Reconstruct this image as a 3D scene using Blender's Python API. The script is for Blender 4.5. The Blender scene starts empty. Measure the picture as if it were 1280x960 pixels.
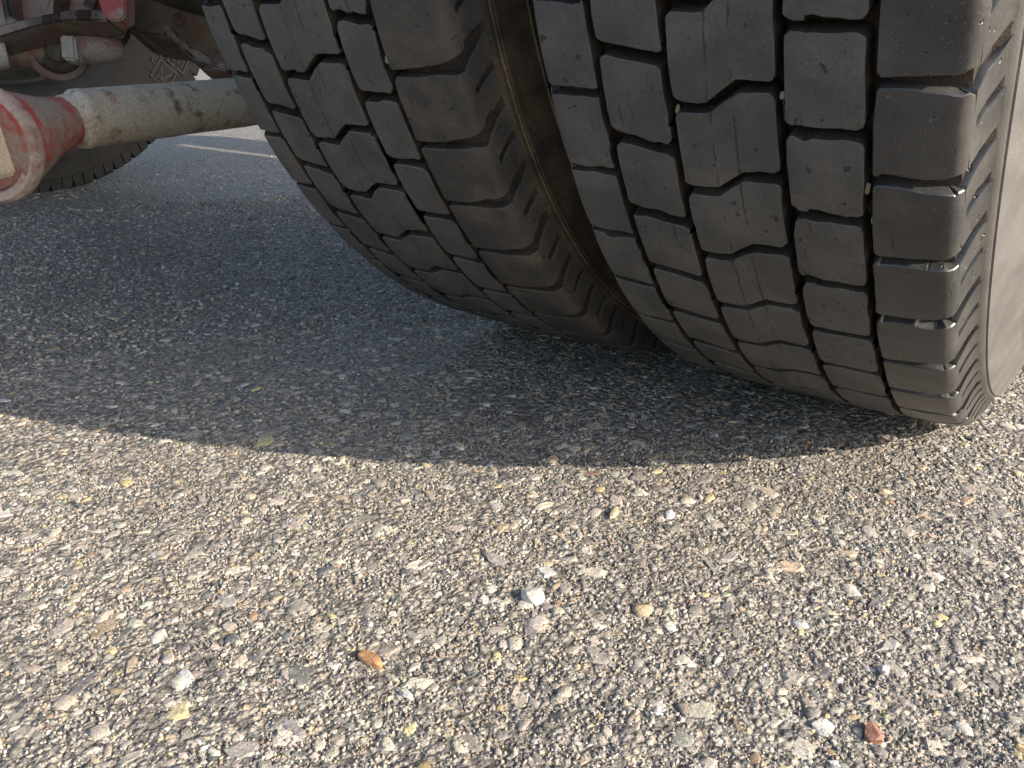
import bpy, bmesh, math, random
import numpy as np
from mathutils import Vector, Matrix

random.seed(7)
RNG = np.random.default_rng(11)
SC = bpy.context.scene
COL = SC.collection

# ------------------------------------------------------------------ camera
CAM_LOC = np.array([0.070, -0.935, 0.340])
YAW, PITCH, FPX = 0.633, 0.396, 1063.2          # radians, radians, focal length in photo pixels
FWD = np.array([-math.sin(YAW)*math.cos(PITCH), math.cos(YAW)*math.cos(PITCH), -math.sin(PITCH)])
RGT = np.array([math.cos(YAW), math.sin(YAW), 0.0])
UPV = np.cross(RGT, FWD)
cam = bpy.data.cameras.new('camera')
cam.sensor_width = 36.0
cam.lens = FPX/1280*36.0
cam.clip_start = 0.02
cam.clip_end = 1000
cam_o = bpy.data.objects.new('camera', cam)
COL.objects.link(cam_o)
m = Matrix(((RGT[0], UPV[0], -FWD[0], CAM_LOC[0]),
            (RGT[1], UPV[1], -FWD[1], CAM_LOC[1]),
            (RGT[2], UPV[2], -FWD[2], CAM_LOC[2]), (0, 0, 0, 1)))
cam_o.matrix_world = m
SC.camera = cam_o

# ------------------------------------------------------------------ sky and sun
TO_SUN = Vector((1.9, 0.295, 1.0)).normalized()
w = bpy.data.worlds.new('World')
SC.world = w
w.use_nodes = True
nt = w.node_tree
bg = nt.nodes['Background']
sky = nt.nodes.new('ShaderNodeTexSky')
sky.sky_type = 'NISHITA'
sky.sun_disc = False
sky.air_density = 1.0
sky.dust_density = 2.4
sky.ozone_density = 1.0
sky.sun_elevation = math.asin(TO_SUN.z)
sky.sun_rotation = math.atan2(TO_SUN.x, TO_SUN.y)
nt.links.new(sky.outputs[0], bg.inputs[0])
bg.inputs[1].default_value = 0.15
sun = bpy.data.lights.new('sun', 'SUN')
sun.energy = 4.6
sun.angle = math.radians(0.53)
sun.color = (1.0, 0.89, 0.755)
sun_o = bpy.data.objects.new('sun', sun)
COL.objects.link(sun_o)
sun_o.rotation_euler = TO_SUN.to_track_quat('Z', 'Y').to_euler()
SC.view_settings.view_transform = 'Standard'
SC.view_settings.look = 'None'
SC.view_settings.gamma = 1.0
SC.view_settings.use_curve_mapping = False
SC.view_settings.exposure = 1.33

# ------------------------------------------------------------------ helpers
def pix(u, v, depth):
    """photo pixel + distance along the view axis -> world point"""
    return CAM_LOC + depth*(FWD + RGT*(u-640)/FPX + UPV*(480-v)/FPX)
def ground_at(u, v, z=0.0):
    d = FWD + RGT*(u-640)/FPX + UPV*(480-v)/FPX
    return CAM_LOC + d*((z-CAM_LOC[2])/d[2])
def tag(o, label=None, cat=None, group=None, kind=None):
    if label: o['label'] = label
    if cat: o['category'] = cat
    if group: o['group'] = group
    if kind: o['kind'] = kind
    return o
def link(name, me, mat=None, parent=None):
    o = bpy.data.objects.new(name, me)
    COL.objects.link(o)
    if mat is not None and me is not None and not me.materials: me.materials.append(mat)
    if parent is not None: o.parent = parent
    return o
def from_arrays(name, V, F, smooth=None):
    me = bpy.data.meshes.new(name)
    me.from_pydata([tuple(v) for v in V], [], [tuple(f) for f in F])
    me.update()
    if smooth is not None:
        me.polygons.foreach_set('use_smooth', [True]*len(me.polygons))
        me.set_sharp_from_angle(angle=math.radians(smooth))
    return me
def big_mesh(name, V, F, nper):
    """fast mesh from numpy arrays, all faces with nper corners"""
    me = bpy.data.meshes.new(name)
    me.vertices.add(len(V)); me.vertices.foreach_set('co', np.ascontiguousarray(V, np.float32).ravel())
    nf = len(F)
    me.loops.add(nf*nper); me.loops.foreach_set('vertex_index', np.ascontiguousarray(F, np.int32).ravel())
    me.polygons.add(nf)
    me.polygons.foreach_set('loop_start', np.arange(nf, dtype=np.int32)*nper)
    me.update(calc_edges=True)
    return me
def rot_to(a):
    """matrix whose Z axis points along a"""
    return Vector(a).normalized().to_track_quat('Z', 'Y').to_matrix()
class MB:
    """collects shapes for one mesh"""
    def __init__(s): s.bm = bmesh.new()
    def add(s, V, F):
        vs = [s.bm.verts.new(tuple(v)) for v in V]
        for f in F:
            try: s.bm.faces.new([vs[i] for i in f])
            except ValueError: pass
        return vs
    def lathe(s, prof, p, axis, n=40, caps=True, jit=0):
        """prof: list of (height along axis, radius)"""
        M = rot_to(axis); p = Vector(tuple(p)); V = []; F = []
        for h, r in prof:
            for k in range(n):
                a = 2*math.pi*k/n
                rr = r*(1+(random.uniform(-jit, jit) if jit else 0))
                V.append(p + M @ Vector((rr*math.cos(a), rr*math.sin(a), h)))
        for i in range(len(prof)-1):
            for k in range(n):
                k2 = (k+1) % n
                F.append((i*n+k, i*n+k2, (i+1)*n+k2, (i+1)*n+k))
        if caps:
            F.append(tuple(range(n-1, -1, -1))); F.append(tuple((len(prof)-1)*n+k for k in range(n)))
        s.add(V, F); return s
    def tube(s, a, b, r0, r1=None, n=32):
        a = Vector(tuple(a)); b = Vector(tuple(b)); r1 = r0 if r1 is None else r1
        L = (b-a).length; e = min(r0, r1)*.12
        return s.lathe([(0, r0-e), (e, r0), (L-e, r1), (L, r1-e)], a, b-a, n)
    def prism(s, pts, d):
        """pts: 3-D outline, d: thickness vector"""
        n = len(pts); d = Vector(tuple(d))
        V = [Vector(tuple(q)) for q in pts] + [Vector(tuple(q))+d for q in pts]
        F = [tuple(range(n-1, -1, -1)), tuple(range(n, 2*n))] + [(i, (i+1) % n, n+(i+1) % n, n+i) for i in range(n)]
        s.add(V, F); return s
    def box(s, c, ex, ey, ez):
        c = Vector(tuple(c)); ex, ey, ez = (Vector(tuple(q)) for q in (ex, ey, ez))
        return s.prism([c-ex-ey-ez, c+ex-ey-ez, c+ex+ey-ez, c-ex+ey-ez], 2*ez)
    def build(s, name, mat, parent, smooth=32, bevel=0.0, seg=2, rough=0.0):
        bm = s.bm
        bmesh.ops.recalc_face_normals(bm, faces=bm.faces)
        if bevel:
            es = [e for e in bm.edges if len(e.link_faces) == 2 and e.calc_face_angle(0) > .6]
            bmesh.ops.bevel(bm, geom=es+list({v for e in es for v in e.verts}), offset=bevel, segments=seg, affect='EDGES', clamp_overlap=True)
        if rough:
            for v in bm.verts: v.co += Vector((random.gauss(0, rough), random.gauss(0, rough), random.gauss(0, rough)))
        me = bpy.data.meshes.new(name)
        bm.to_mesh(me); bm.free()
        me.polygons.foreach_set('use_smooth', [True]*len(me.polygons))
        me.set_sharp_from_angle(angle=math.radians(smooth))
        return link(name, me, mat, parent)

# ------------------------------------------------------------------ materials
class NT:
    def __init__(s, name):
        s.m = bpy.data.materials.new(name); s.m.use_nodes = True
        s.t = s.m.node_tree; s.b = s.t.nodes['Principled BSDF']; s.out = s.t.nodes['Material Output']
    def n(s, typ, **kw):
        x = s.t.nodes.new('ShaderNode'+typ)
        for k, v in kw.items(): setattr(x, k, v)
        return x
    def l(s, a, b): s.t.links.new(a, b)
    def coord(s, attr=None, scale=(1, 1, 1)):
        if attr: o = s.n('Attribute', attribute_name=attr).outputs['Vector']
        else: o = s.n('NewGeometry').outputs['Position']
        mp = s.n('Mapping'); mp.inputs['Scale'].default_value = scale
        s.l(o, mp.inputs[0]); return mp.outputs[0]
    def noise(s, c, scale, detail=4, rough=.55, out='Fac'):
        x = s.n('TexNoise'); x.inputs['Scale'].default_value = scale
        x.inputs['Detail'].default_value = detail; x.inputs['Roughness'].default_value = rough
        s.l(c, x.inputs['Vector']); return x.outputs[out]
    def vor(s, c, scale, feature='F1', out='Distance', rnd=1.0):
        x = s.n('TexVoronoi', feature=feature); x.inputs['Scale'].default_value = scale
        x.inputs['Randomness'].default_value = rnd
        s.l(c, x.inputs['Vector']); return x.outputs[out]
    def ramp(s, f, stops, interp='LINEAR'):
        x = s.n('ValToRGB'); x.color_ramp.interpolation = interp
        e = x.color_ramp.elements
        while len(e) < len(stops): e.new(.5)
        for q, (p, c) in zip(e, stops):
            q.position = p; q.color = (*c, 1) if hasattr(c, '__len__') else (c, c, c, 1)
        s.l(f, x.inputs[0]); return x.outputs[0]
    def mix(s, f, a, b, mode='MIX'):
        x = s.n('Mix', data_type='RGBA', blend_type=mode)
        for sock, v in ((x.inputs[0], f), (x.inputs[6], a), (x.inputs[7], b)):
            if isinstance(v, (int, float)): sock.default_value = v
            elif isinstance(v, tuple): sock.default_value = (*v, 1)
            else: s.l(v, sock)
        return x.outputs[2]
    def math(s, op, a, b=None):
        x = s.n('Math', operation=op)
        for i, v in enumerate((a, b)):
            if v is None: continue
            if isinstance(v, (int, float)): x.inputs[i].default_value = v
            else: s.l(v, x.inputs[i])
        return x.outputs[0]
    def bump(s, h, strength, dist, prev=None):
        x = s.n('Bump'); x.inputs['Strength'].default_value = strength; x.inputs['Distance'].default_value = dist
        s.l(h, x.inputs['Height'])
        if prev is not None: s.l(prev, x.inputs['Normal'])
        return x.outputs[0]
    def done(s, col, rough, normal=None, spec=.5, metal=0.0):
        if isinstance(col, tuple): s.b.inputs['Base Color'].default_value = (*col, 1)
        else: s.l(col, s.b.inputs['Base Color'])
        if isinstance(rough, (int, float)): s.b.inputs['Roughness'].default_value = rough
        else: s.l(rough, s.b.inputs['Roughness'])
        s.b.inputs['Specular IOR Level'].default_value = spec
        s.b.inputs['Metallic'].default_value = metal
        if normal is not None: s.l(normal, s.b.inputs['Normal'])
        return s.m

def rubber(name, base, dust, amount, rough=(.55, .85), scratch=True, spec=.4, grain=1.0):
    t = NT(name)
    c = t.coord()
    f = t.noise(c, 26, 5, .6)
    col = t.mix(t.ramp(f, [(.5-amount*.35, 0), (.78-amount*.3, 1)]), base, dust)
    sp = t.noise(c, 850, 2, .5)                                         # dust specks
    col = t.mix(t.ramp(sp, [(.67, 0), (.75, .55)]), col, (.24, .21, .17))
    col = t.mix(t.ramp(t.noise(c, 420, 4, .7), [(.3, .45*grain), (.55, 0)]), col, tuple(q*.55 for q in base))
    nm = t.bump(t.noise(c, 700, 3, .65), .42*grain, .0014)
    if scratch:
        a = t.coord('tc', (1.0, .10, 1.0))
        g = t.noise(a, 260, 3, .6)
        sc = t.ramp(g, [(.63, 0), (.68, 1)])
        pt = t.ramp(t.noise(c, 40, 2), [(.5, 0), (.62, 1)])
        sc = t.math('MULTIPLY', sc, pt)
        col = t.mix(t.math('MULTIPLY', sc, .65), col, (.010, .009, .008))
        nm = t.bump(t.math('SUBTRACT', 1.0, sc), .5, .0010, nm)
        sx_ = t.n('SeparateXYZ'); t.l(t.n('Attribute', attribute_name='tc').outputs['Vector'], sx_.inputs[0])
        for pos in (.37, .60):                                            # fine sipes worn nearly flat
            wob = t.math('MULTIPLY', t.math('SUBTRACT', t.noise(c, 90, 2), .5), .05)
            ln = t.math('ABSOLUTE', t.math('SUBTRACT', t.math('ADD', sx_.outputs[2], wob), pos))
            ln = t.ramp(ln, [(.006, 1), (.013, 0)])
            ln = t.math('MULTIPLY', ln, t.ramp(t.noise(c, 55, 3), [(.42, 0), (.56, 1)]))
            col = t.mix(t.math('MULTIPLY', ln, .7), col, (.010, .009, .008))
            nm = t.bump(t.math('SUBTRACT', 1.0, ln), .5, .0012, nm)
        pits = t.ramp(t.noise(c, 160, 2, .5), [(.27, 1), (.31, 0)])
        col = t.mix(t.math('MULTIPLY', pits, .8), col, (.012, .010, .009))
        nm = t.bump(t.math('SUBTRACT', 1.0, pits), .6, .0014, nm)
    nm = t.bump(t.noise(c, 60, 4, .6), .25*(.4+.6*grain), .004, nm)
    r = t.ramp(f, [(.3, rough[0]), (.7, rough[1])])
    return t.done(col, r, nm, spec)
M_TREAD = rubber('tread_rubber', (.048, .046, .044), (.090, .082, .074), .38, (.5, .72))
M_SHOULDER = rubber('shoulder_rubber', (.024, .024, .025), (.050, .047, .044), .25, (.27, .45), True, .55, .2)
M_SHOULDER_DUSTY = rubber('dusty_shoulder_rubber', (.036, .033, .030), (.088, .070, .051), .2, (.5, .75))
M_RIB = rubber('dusty_rib_rubber', (.045, .035, .024), (.17, .13, .085), .5, (.7, .9), False, .2)
M_GROOVE = rubber('groove_rubber', (.019, .016, .014), (.046, .036, .027), .4, (.7, .9), False, .2)  # packed dirt, darkened further: groove shade put into the colour
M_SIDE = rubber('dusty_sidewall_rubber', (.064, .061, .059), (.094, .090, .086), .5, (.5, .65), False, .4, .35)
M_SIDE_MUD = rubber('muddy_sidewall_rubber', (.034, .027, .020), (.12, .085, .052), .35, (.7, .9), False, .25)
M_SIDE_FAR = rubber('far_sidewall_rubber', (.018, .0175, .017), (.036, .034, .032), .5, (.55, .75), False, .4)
M_LETTER = rubber('raised_letter_rubber', (.045, .043, .040), (.07, .066, .060), .5, (.55, .75), False, .4)

def worn_paint(name, paint, dust, rust, dustamt, rustamt, sc=1.0):
    t = NT(name)
    c = t.coord()
    f1 = t.noise(c, 22*sc, 6, .65); f2 = t.noise(c, 47*sc, 5, .6); f3 = t.noise(c, 320, 3, .6)
    col = t.mix(t.ramp(f1, [(.62-dustamt*.4, 0), (.70-dustamt*.3, 1)]), paint, dust)
    col = t.mix(t.ramp(f3, [(.35, .35), (.6, 0)]), col, (.10, .085, .07))
    col = t.mix(t.ramp(f2, [(.80-rustamt*.5, 0), (.92-rustamt*.45, 1)]), col, rust)
    col = t.mix(t.ramp(t.noise(c, 130, 2, .5), [(.72, 0), (.75, .9)]), col, (.028, .018, .012))   # chips
    nm = t.bump(f3, .35, .0015); nm = t.bump(f2, .45, .006, nm)
    return t.done(col, t.ramp(f2, [(.3, .6), (.7, .85)]), nm, .35)
M_RED = worn_paint('worn_red_paint', (.33, .055, .048), (.27, .215, .175), (.10, .05, .028), .48, .25)
M_RED_DIRTY = worn_paint('dirty_red_paint', (.22, .055, .045), (.20, .16, .13), (.085, .05, .03), .55, .35)
M_ROD = worn_paint('chalky_rod_paint', (.30, .10, .08), (.44, .38, .295), (.16, .105, .058), .95, .50, 1.1)
M_RUST = worn_paint('rusty_steel', (.13, .068, .034), (.15, .105, .06), (.075, .035, .016), .5, .45)
M_GREY = worn_paint('dusty_grey_steel', (.27, .245, .215), (.36, .325, .28), (.13, .09, .06), .5, .12)
M_DARK = worn_paint('dirty_dark_steel', (.045, .038, .028), (.085, .072, .052), (.05, .03, .018), .4, .3)
M_CAST = worn_paint('dirty_cast_iron', (.14, .085, .065), (.17, .135, .105), (.12, .045, .032), .45, .4)
M_BOLT = worn_paint('cream_dusty_bolt', (.50, .43, .32), (.58, .52, .42), (.30, .20, .10), .6, .1)
M_STUB = worn_paint('dusty_pink_steel', (.24, .13, .11), (.33, .265, .23), (.15, .08, .055), .62, .25, 1.5)
M_FRAME = worn_paint('black_chassis_paint', (.03, .03, .03), (.09, .08, .07), (.06, .04, .03), .4, .1)
M_RIM = worn_paint('grey_rim_paint', (.35, .35, .35), (.22, .20, .18), (.1, .06, .03), .3, .05)

def stone_mat(name='asphalt_aggregate', cover=.66, lo=.46):
    t = NT(name)
    c = t.coord()
    at = t.n('Attribute', attribute_name='col').outputs['Color']
    n1 = t.noise(c, 420, 4, .65)
    col = t.mix(.8, at, t.ramp(n1, [(.3, (.55, .53, .50)), (.7, (1.25, 1.25, 1.25))]), 'MULTIPLY')
    film = t.ramp(t.noise(c, 170, 5, .65), [(lo+.02, .0), (lo+.22, cover)])         # dusty binder over the stones
    col = t.mix(film, col, t.ramp(t.noise(c, 600, 3, .6), [(.3, (.17, .152, .128)), (.7, (.34, .30, .25))]))
    big = t.ramp(t.noise(c, 9, 4, .6), [(.3, (.80, .79, .78)), (.7, (1.15, 1.15, 1.14))])
    col = t.mix(1.0, col, big, 'MULTIPLY')
    dirt = t.ramp(t.noise(c, 1500, 2, .5), [(.62, 0), (.72, .5)])
    col = t.mix(dirt, col, (.06, .055, .05))
    nm = t.bump(t.noise(c, 1100, 4, .7), .55, .0012)
    nm = t.bump(n1, .5, .0022, nm)
    return t.done(col, t.ramp(t.noise(c, 130, 2), [(.35, .33), (.62, .78)]), nm, .45)
M_STONE = stone_mat()
M_STONE_BARE = stone_mat('bare_aggregate', .75, .47)
def ground_mat():
    t = NT('worn_asphalt')
    c = t.coord()
    vo = t.n('TexVoronoi'); vo.inputs['Scale'].default_value = 190; t.l(c, vo.inputs['Vector'])
    v2 = t.n('TexVoronoi'); v2.inputs['Scale'].default_value = 420; t.l(c, v2.inputs['Vector'])
    tone = t.n('SeparateColor'); t.l(vo.outputs['Color'], tone.inputs[0])
    tone2 = t.n('SeparateColor'); t.l(v2.outputs['Color'], tone2.inputs[0])
    pal = [(0, (.07, .07, .072)), (.15, (.14, .135, .127)), (.4, (.22, .205, .18)), (.7, (.31, .28, .235)), (.9, (.34, .28, .19)), (1, (.45, .42, .37))]
    a = t.ramp(tone.outputs[0], pal); b = t.ramp(tone2.outputs[1], pal)
    col = t.mix(t.ramp(tone.outputs[2], [(.45, 0), (.5, 1)], 'CONSTANT'), a, b)
    edge = t.ramp(vo.outputs['Distance'], [(.35, 0), (.70, .9)])
    col = t.mix(edge, col, (.080, .071, .062))
    col = t.mix(t.ramp(t.noise(c, 1.6, 4, .6), [(.3, 0), (.8, .35)]), col, (.20, .18, .155))
    h1 = t.math('ADD', t.math('MULTIPLY', vo.outputs['Distance'], -1.0), t.math('MULTIPLY', tone.outputs[1], .9))
    h2 = t.math('ADD', t.math('MULTIPLY', v2.outputs['Distance'], -.6), t.math('MULTIPLY', tone2.outputs[0], .6))
    nm = t.bump(h1, 1.0, .0045); nm = t.bump(h2, .9, .0022, nm)
    nm = t.bump(t.noise(c, 1500, 3, .7), .5, .0008, nm)
    return t.done(col, t.ramp(tone.outputs[0], [(0, .5), (1, .8)]), nm, .45)
M_GROUND = ground_mat()
def pebble_mat(name, c0, c1, r=.6):
    t = NT(name); c = t.coord()
    col = t.ramp(t.noise(c, 260, 5, .65), [(.32, c0), (.68, c1)])
    nm = t.bump(t.noise(c, 700, 4, .65), .6, .0016)
    return t.done(col, r, nm, .4)

# ------------------------------------------------------------------ the ground
def axis_grid(lo, hi, step, far):
    core = list(np.arange(lo, hi+step*.5, step))
    s = step; a = lo
    left = []
    while a > -far:
        s *= 1.35; a -= s; left.append(a)
    s = step; b = hi; right = []
    while b < far:
        s *= 1.35; b += s; right.append(b)
    return np.array(left[::-1]+core+right)
def smooth_noise(X, Y, scale, seed):
    r = np.random.default_rng(seed); tab = r.random((256, 256))
    x = X/scale; y = Y/scale; i = np.floor(x).astype(int); j = np.floor(y).astype(int)
    fx = x-i; fy = y-j; fx = fx*fx*(3-2*fx); fy = fy*fy*(3-2*fy)
    g = lambda a, b: tab[a & 255, b & 255]
    return (g(i, j)*(1-fx)+g(i+1, j)*fx)*(1-fy)+(g(i, j+1)*(1-fx)+g(i+1, j+1)*fx)*fy-.5
def lumps(X, Y):
    return .0016*smooth_noise(X, Y, .022, 3)+.0018*smooth_noise(X, Y, .07, 4)
gx = axis_grid(-1.35, .32, .0042, 160.0); gy = axis_grid(-1.0, .22, .0042, 160.0)
GX, GY = np.meshgrid(gx, gy, indexing='ij')
mask = ((GX > -1.34) & (GX < .31) & (GY > -.99) & (GY < .21)).astype(float)
GZ = mask*(lumps(GX, GY)+.0022*smooth_noise(GX, GY, .0075, 5))-.0004
nx_, ny_ = GX.shape
idx = np.arange(nx_*ny_).reshape(nx_, ny_)
F = np.stack([idx[:-1, :-1], idx[1:, :-1], idx[1:, 1:], idx[:-1, 1:]], -1).reshape(-1, 4)
gm = big_mesh('ground', np.stack([GX, GY, GZ], -1).reshape(-1, 3), F, 4)
gm.polygons.foreach_set('use_smooth', [True]*len(gm.polygons))
ground = tag(link('ground', gm, M_GROUND), 'coarse worn asphalt pavement of grey and tan stones', 'ground', kind='structure')

PAL = np.array([(.42, .385, .33), (.33, .305, .265), (.23, .22, .20), (.125, .127, .13), (.075, .078, .084),
                (.37, .295, .20), (.46, .37, .19), (.56, .53, .48), (.24, .155, .095)])
PW = np.array([.24, .25, .21, .12, .06, .075, .022, .025, .015]); PW = PW/PW.sum()
def stone_cols(n, v=(.58, 1.25)):
    c = PAL[RNG.choice(len(PAL), n, p=PW)]; c = c*.95+np.array([.27, .245, .21])*.05
    return np.clip(c*RNG.uniform(v[0], v[1], (n, 1))*RNG.uniform(.95, 1.05, (n, 3)), .02, .47)
def make_stones(P, size, proud, rings=3, k=6, tl=.20):
    """angular flat-topped stones: P (n,3), size radius (n), proud height above bed (n)"""
    n = len(P)
    ang = (np.arange(k)[None]+RNG.uniform(-.33, .33, (n, k)))*2*np.pi/k+RNG.uniform(0, 6.28, (n, 1))
    rad = RNG.uniform(.58, 1.22, (n, k))
    asp = RNG.uniform(.42, 1.0, n); rot = RNG.uniform(0, 6.28, n)
    ca, sa = np.cos(rot)[:, None], np.sin(rot)[:, None]
    tilt = RNG.normal(0, tl, (n, 2))
    spec = [(1.0, -1.0, 0), (.94, .35, .22), (.62, 1.0, .18)] if rings == 3 else [(1.0, -.8, 0), (.66, 1.0, .25)]
    V = []
    for rs, hs, hj in spec:
        x0 = np.cos(ang)*rad*rs; y0 = np.sin(ang)*rad*rs*asp[:, None]
        if hs > 0:
            x0 = x0+RNG.normal(0, .05, (n, k)); y0 = y0+RNG.normal(0, .05, (n, k))
        x = (x0*ca-y0*sa)*size[:, None]; y = (x0*sa+y0*ca)*size[:, None]
        if hs < 0: z = -np.ones((n, k))*(.5*size[:, None]+.002)
        else: z = proud[:, None]*(hs+RNG.normal(0, hj, (n, k)))+tilt[:, :1]*x+tilt[:, 1:]*y
        V.append(np.stack([P[:, :1]+x, P[:, 1:2]+y, P[:, 2:]+z], -1))
    V = np.concatenate(V, 1)                                              # n, rings*k, 3
    T = []
    for r in range(rings-1):
        for i in range(k):
            a, b = r*k+i, r*k+(i+1) % k
            T += [(a, b, b+k), (a, b+k, a+k)]
    t0 = (rings-1)*k
    for i in range(1, k-1): T.append((t0, t0+i, t0+i+1))
    T = np.array(T)
    F = (T[None]+(np.arange(n)*rings*k)[:, None, None]).reshape(-1, 3)
    return V.reshape(-1, 3), F
def scatter(dens, x0, x1, y0, y1, keep=None):
    """jittered grid, so the stones pack evenly"""
    s = 1/math.sqrt(dens)
    xs = np.arange(x0, x1, s); ys = np.arange(y0, y1, s)
    X, Y = np.meshgrid(xs, ys); X = X.ravel()+RNG.uniform(-.5, .5, X.size)*s; Y = Y.ravel()+RNG.uniform(-.5, .5, Y.size)*s
    if keep is not None:
        q = keep(X, Y); X, Y = X[q], Y[q]
    return X, Y
def set_col(me, C):
    a = me.color_attributes.new('col', 'FLOAT_COLOR', 'POINT')
    a.data.foreach_set('color', np.concatenate([C, np.ones((len(C), 1))], 1).astype(np.float32).ravel())
def near(X, Y, a, b):
    d = np.hypot(X-CAM_LOC[0], Y-CAM_LOC[1]); return (d > a) & (d < b)
allV, allF, allC, off = [], [], [], 0
def add_layer(X, Y, smin, smax, pr, rings, k, tl=.2, v=(.58, 1.25)):
    global off
    n = len(X)
    size = smin+(smax-smin)*RNG.random(n)**1.6
    inn = ((X > -1.34) & (X < .31) & (Y > -.99) & (Y < .21)).astype(float)
    P = np.stack([X, Y, inn*lumps(X, Y)-.0006], -1)
    V, F = make_stones(P, size, size*RNG.uniform(pr[0], pr[1], n), rings, k, tl)
    allV.append(V); allF.append(F+off); off += len(V)
    allC.append(np.repeat(stone_cols(n, v), rings*k, 0))
# view wedge on the ground, with a good margin for a step to either side
def wedge(X, Y):
    dx, dy = X-CAM_LOC[0], Y-CAM_LOC[1]
    fx, fy = -math.sin(YAW), math.cos(YAW)
    fo = dx*fx+dy*fy; la = dx*fy-dy*fx
    return (fo > .20) & (np.abs(la) < .30+.66*fo)
BX = (-1.33, .30, -1.0, .20); BL = (-2.6, .30, -1.0, 1.0)
X, Y = scatter(110000, *BX, keep=lambda X, Y: wedge(X, Y) & near(X, Y, .1, .74)); add_layer(X, Y, .0008, .0017, (.25, .85), 2, 5)
X, Y = scatter(42000, *BX, keep=lambda X, Y: wedge(X, Y) & near(X, Y, .1, 1.02)); add_layer(X, Y, .0014, .0032, (.08, .42), 2, 5, .20)
X, Y = scatter(17000, *BL, keep=lambda X, Y: wedge(X, Y) & near(X, Y, 1.0, 1.95)); add_layer(X, Y, .0019, .0042, (.25, .70), 2, 5, .25, (.35, 1.5))
X, Y = scatter(14000, *BL, keep=lambda X, Y: wedge(X, Y) & near(X, Y, .1, 1.02)); add_layer(X, Y, .0024, .0052, (.05, .22), 3, 6, .10)
X, Y = scatter(1900, *BL, keep=lambda X, Y: wedge(X, Y) & near(X, Y, .1, 2.6)); add_layer(X, Y, .0045, .0090, (.09, .20), 3, 6, .07)
am = big_mesh('aggregate', np.concatenate(allV), np.concatenate(allF), 3)
set_col(am, np.concatenate(allC))
tag(link('aggregate', am, M_STONE, ground), kind='stuff')
# the largest stones set in the surface, each its own piece
X, Y = scatter(620, *BX, keep=lambda X, Y: wedge(X, Y) & near(X, Y, .33, 1.05))
q = np.argsort(np.hypot(X-CAM_LOC[0], Y-CAM_LOC[1]))[:300]
X, Y = X[q], Y[q]
for i in range(len(X)):
    sz = np.array([.0075+.0065*random.random()**2])
    P = np.array([[X[i], Y[i], float(lumps(np.array([X[i]]), np.array([Y[i]]))[0])-.001]])
    V, Fc = make_stones(P, sz, np.array([random.uniform(.0009, .0018)]), 3, 7, .05)
    me = from_arrays('stone', V, Fc)
    set_col(me, np.repeat(stone_cols(1), len(V), 0))
    link('stone', me, M_STONE_BARE, ground)

def pebble(u, v, size, shape, mat, label, seed, cat='pebble', lift=.45, at=None, name='pebble'):
    """a loose angular stone lying where the photo shows it"""
    r = random.Random(seed)
    p = Vector(tuple(ground_at(u, v, size*.3))) if at is None else Vector(tuple(at))
    bm = bmesh.new()
    bmesh.ops.create_icosphere(bm, subdivisions=2, radius=1)
    cuts = [Vector((r.gauss(0, 1), r.gauss(0, 1), r.gauss(0, 1))).normalized() for _ in range(14)]
    for q in bm.verts:
        for c in cuts:
            d = q.co.dot(c)
            if d > .62: q.co -= c*(d-.62)*.97
        q.co *= 1+r.uniform(-.04, .04)
    M = Matrix.Rotation(r.uniform(0, 6.28), 3, 'Z') @ Matrix.Diagonal(Vector(shape))
    zmin = min((M @ q.co).z for q in bm.verts)
    for q in bm.verts: q.co = M @ q.co * size*.66
    me = bpy.data.meshes.new(name); bm.to_mesh(me); bm.free()
    o = link(name, me, mat)
    o.location = p
    if at is None: o.location.z = -zmin*size*.66-.0020
    return tag(o, label, cat)
P_BROWN = pebble_mat('brown_pebble', (.17, .085, .040), (.36, .21, .10))
P_WHITE = pebble_mat('white_pebble', (.28, .265, .24), (.52, .49, .44))
P_RED = pebble_mat('red_pebble', (.15, .065, .045), (.28, .14, .10))
P_TAN = pebble_mat('tan_pebble', (.26, .20, .125), (.42, .34, .23))
P_DARK = pebble_mat('dark_pebble', (.045, .048, .055), (.11, .115, .125))
P_GREY = pebble_mat('grey_pebble', (.20, .195, .185), (.36, .35, .33))
P_YEL = pebble_mat('yellow_pebble', (.40, .30, .10), (.60, .48, .22))
pebble(460, 815, .0175, (1, .62, .38), P_BROWN, 'orange brown flat stone chip lying on the sunlit asphalt', 1, 'stone')
pebble(664, 738, .0175, (1, .75, .42), P_WHITE, 'pale white angular chip lying alone in front of the tyres shadow', 2, 'stone')
pebble(1093, 911, .0150, (1, .62, .45), P_RED, 'rust red angular stone chip on the asphalt', 3, 'stone')
pebble(1105, 836, .0068, (1, .95, .9), P_WHITE, 'tiny round white pebble on the asphalt', 4)
pebble(1030, 904, .0125, (1, .8, .4), P_WHITE, 'pale whitish grey chip beside the rust red stone', 5, 'stone')
pebble(768, 637, .0140, (1, .5, .45), P_TAN, 'flat orange tan stone chip near the edge of the tyre shadow', 6, 'stone')
pebble(1106, 612, .0120, (1, .5, .45), P_TAN, 'small tan chip near the bottom corner of the outer tyre', 7, 'stone')
pebble(288, 795, .0100, (1, .7, .55), P_DARK, 'dark slate grey stone chip on the asphalt', 10, 'stone')

# ------------------------------------------------------------------ the truck
truck = bpy.data.objects.new('truck', None)
COL.objects.link(truck)
truck.location = (-.98, 0, 0)
tag(truck, 'truck rear axle with worn twin tyres and dirty red suspension rods', 'truck')
bpy.context.view_layer.update()
TINV = Matrix.Translation((-.98, 0, 0)).inverted()
def under(o, parent=truck):
    """parent and keep the world position (all meshes are modelled in world coordinates)"""
    o.parent = parent
    o.matrix_parent_inverse = TINV if parent is truck else Matrix.Identity(4)
    return o

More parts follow.
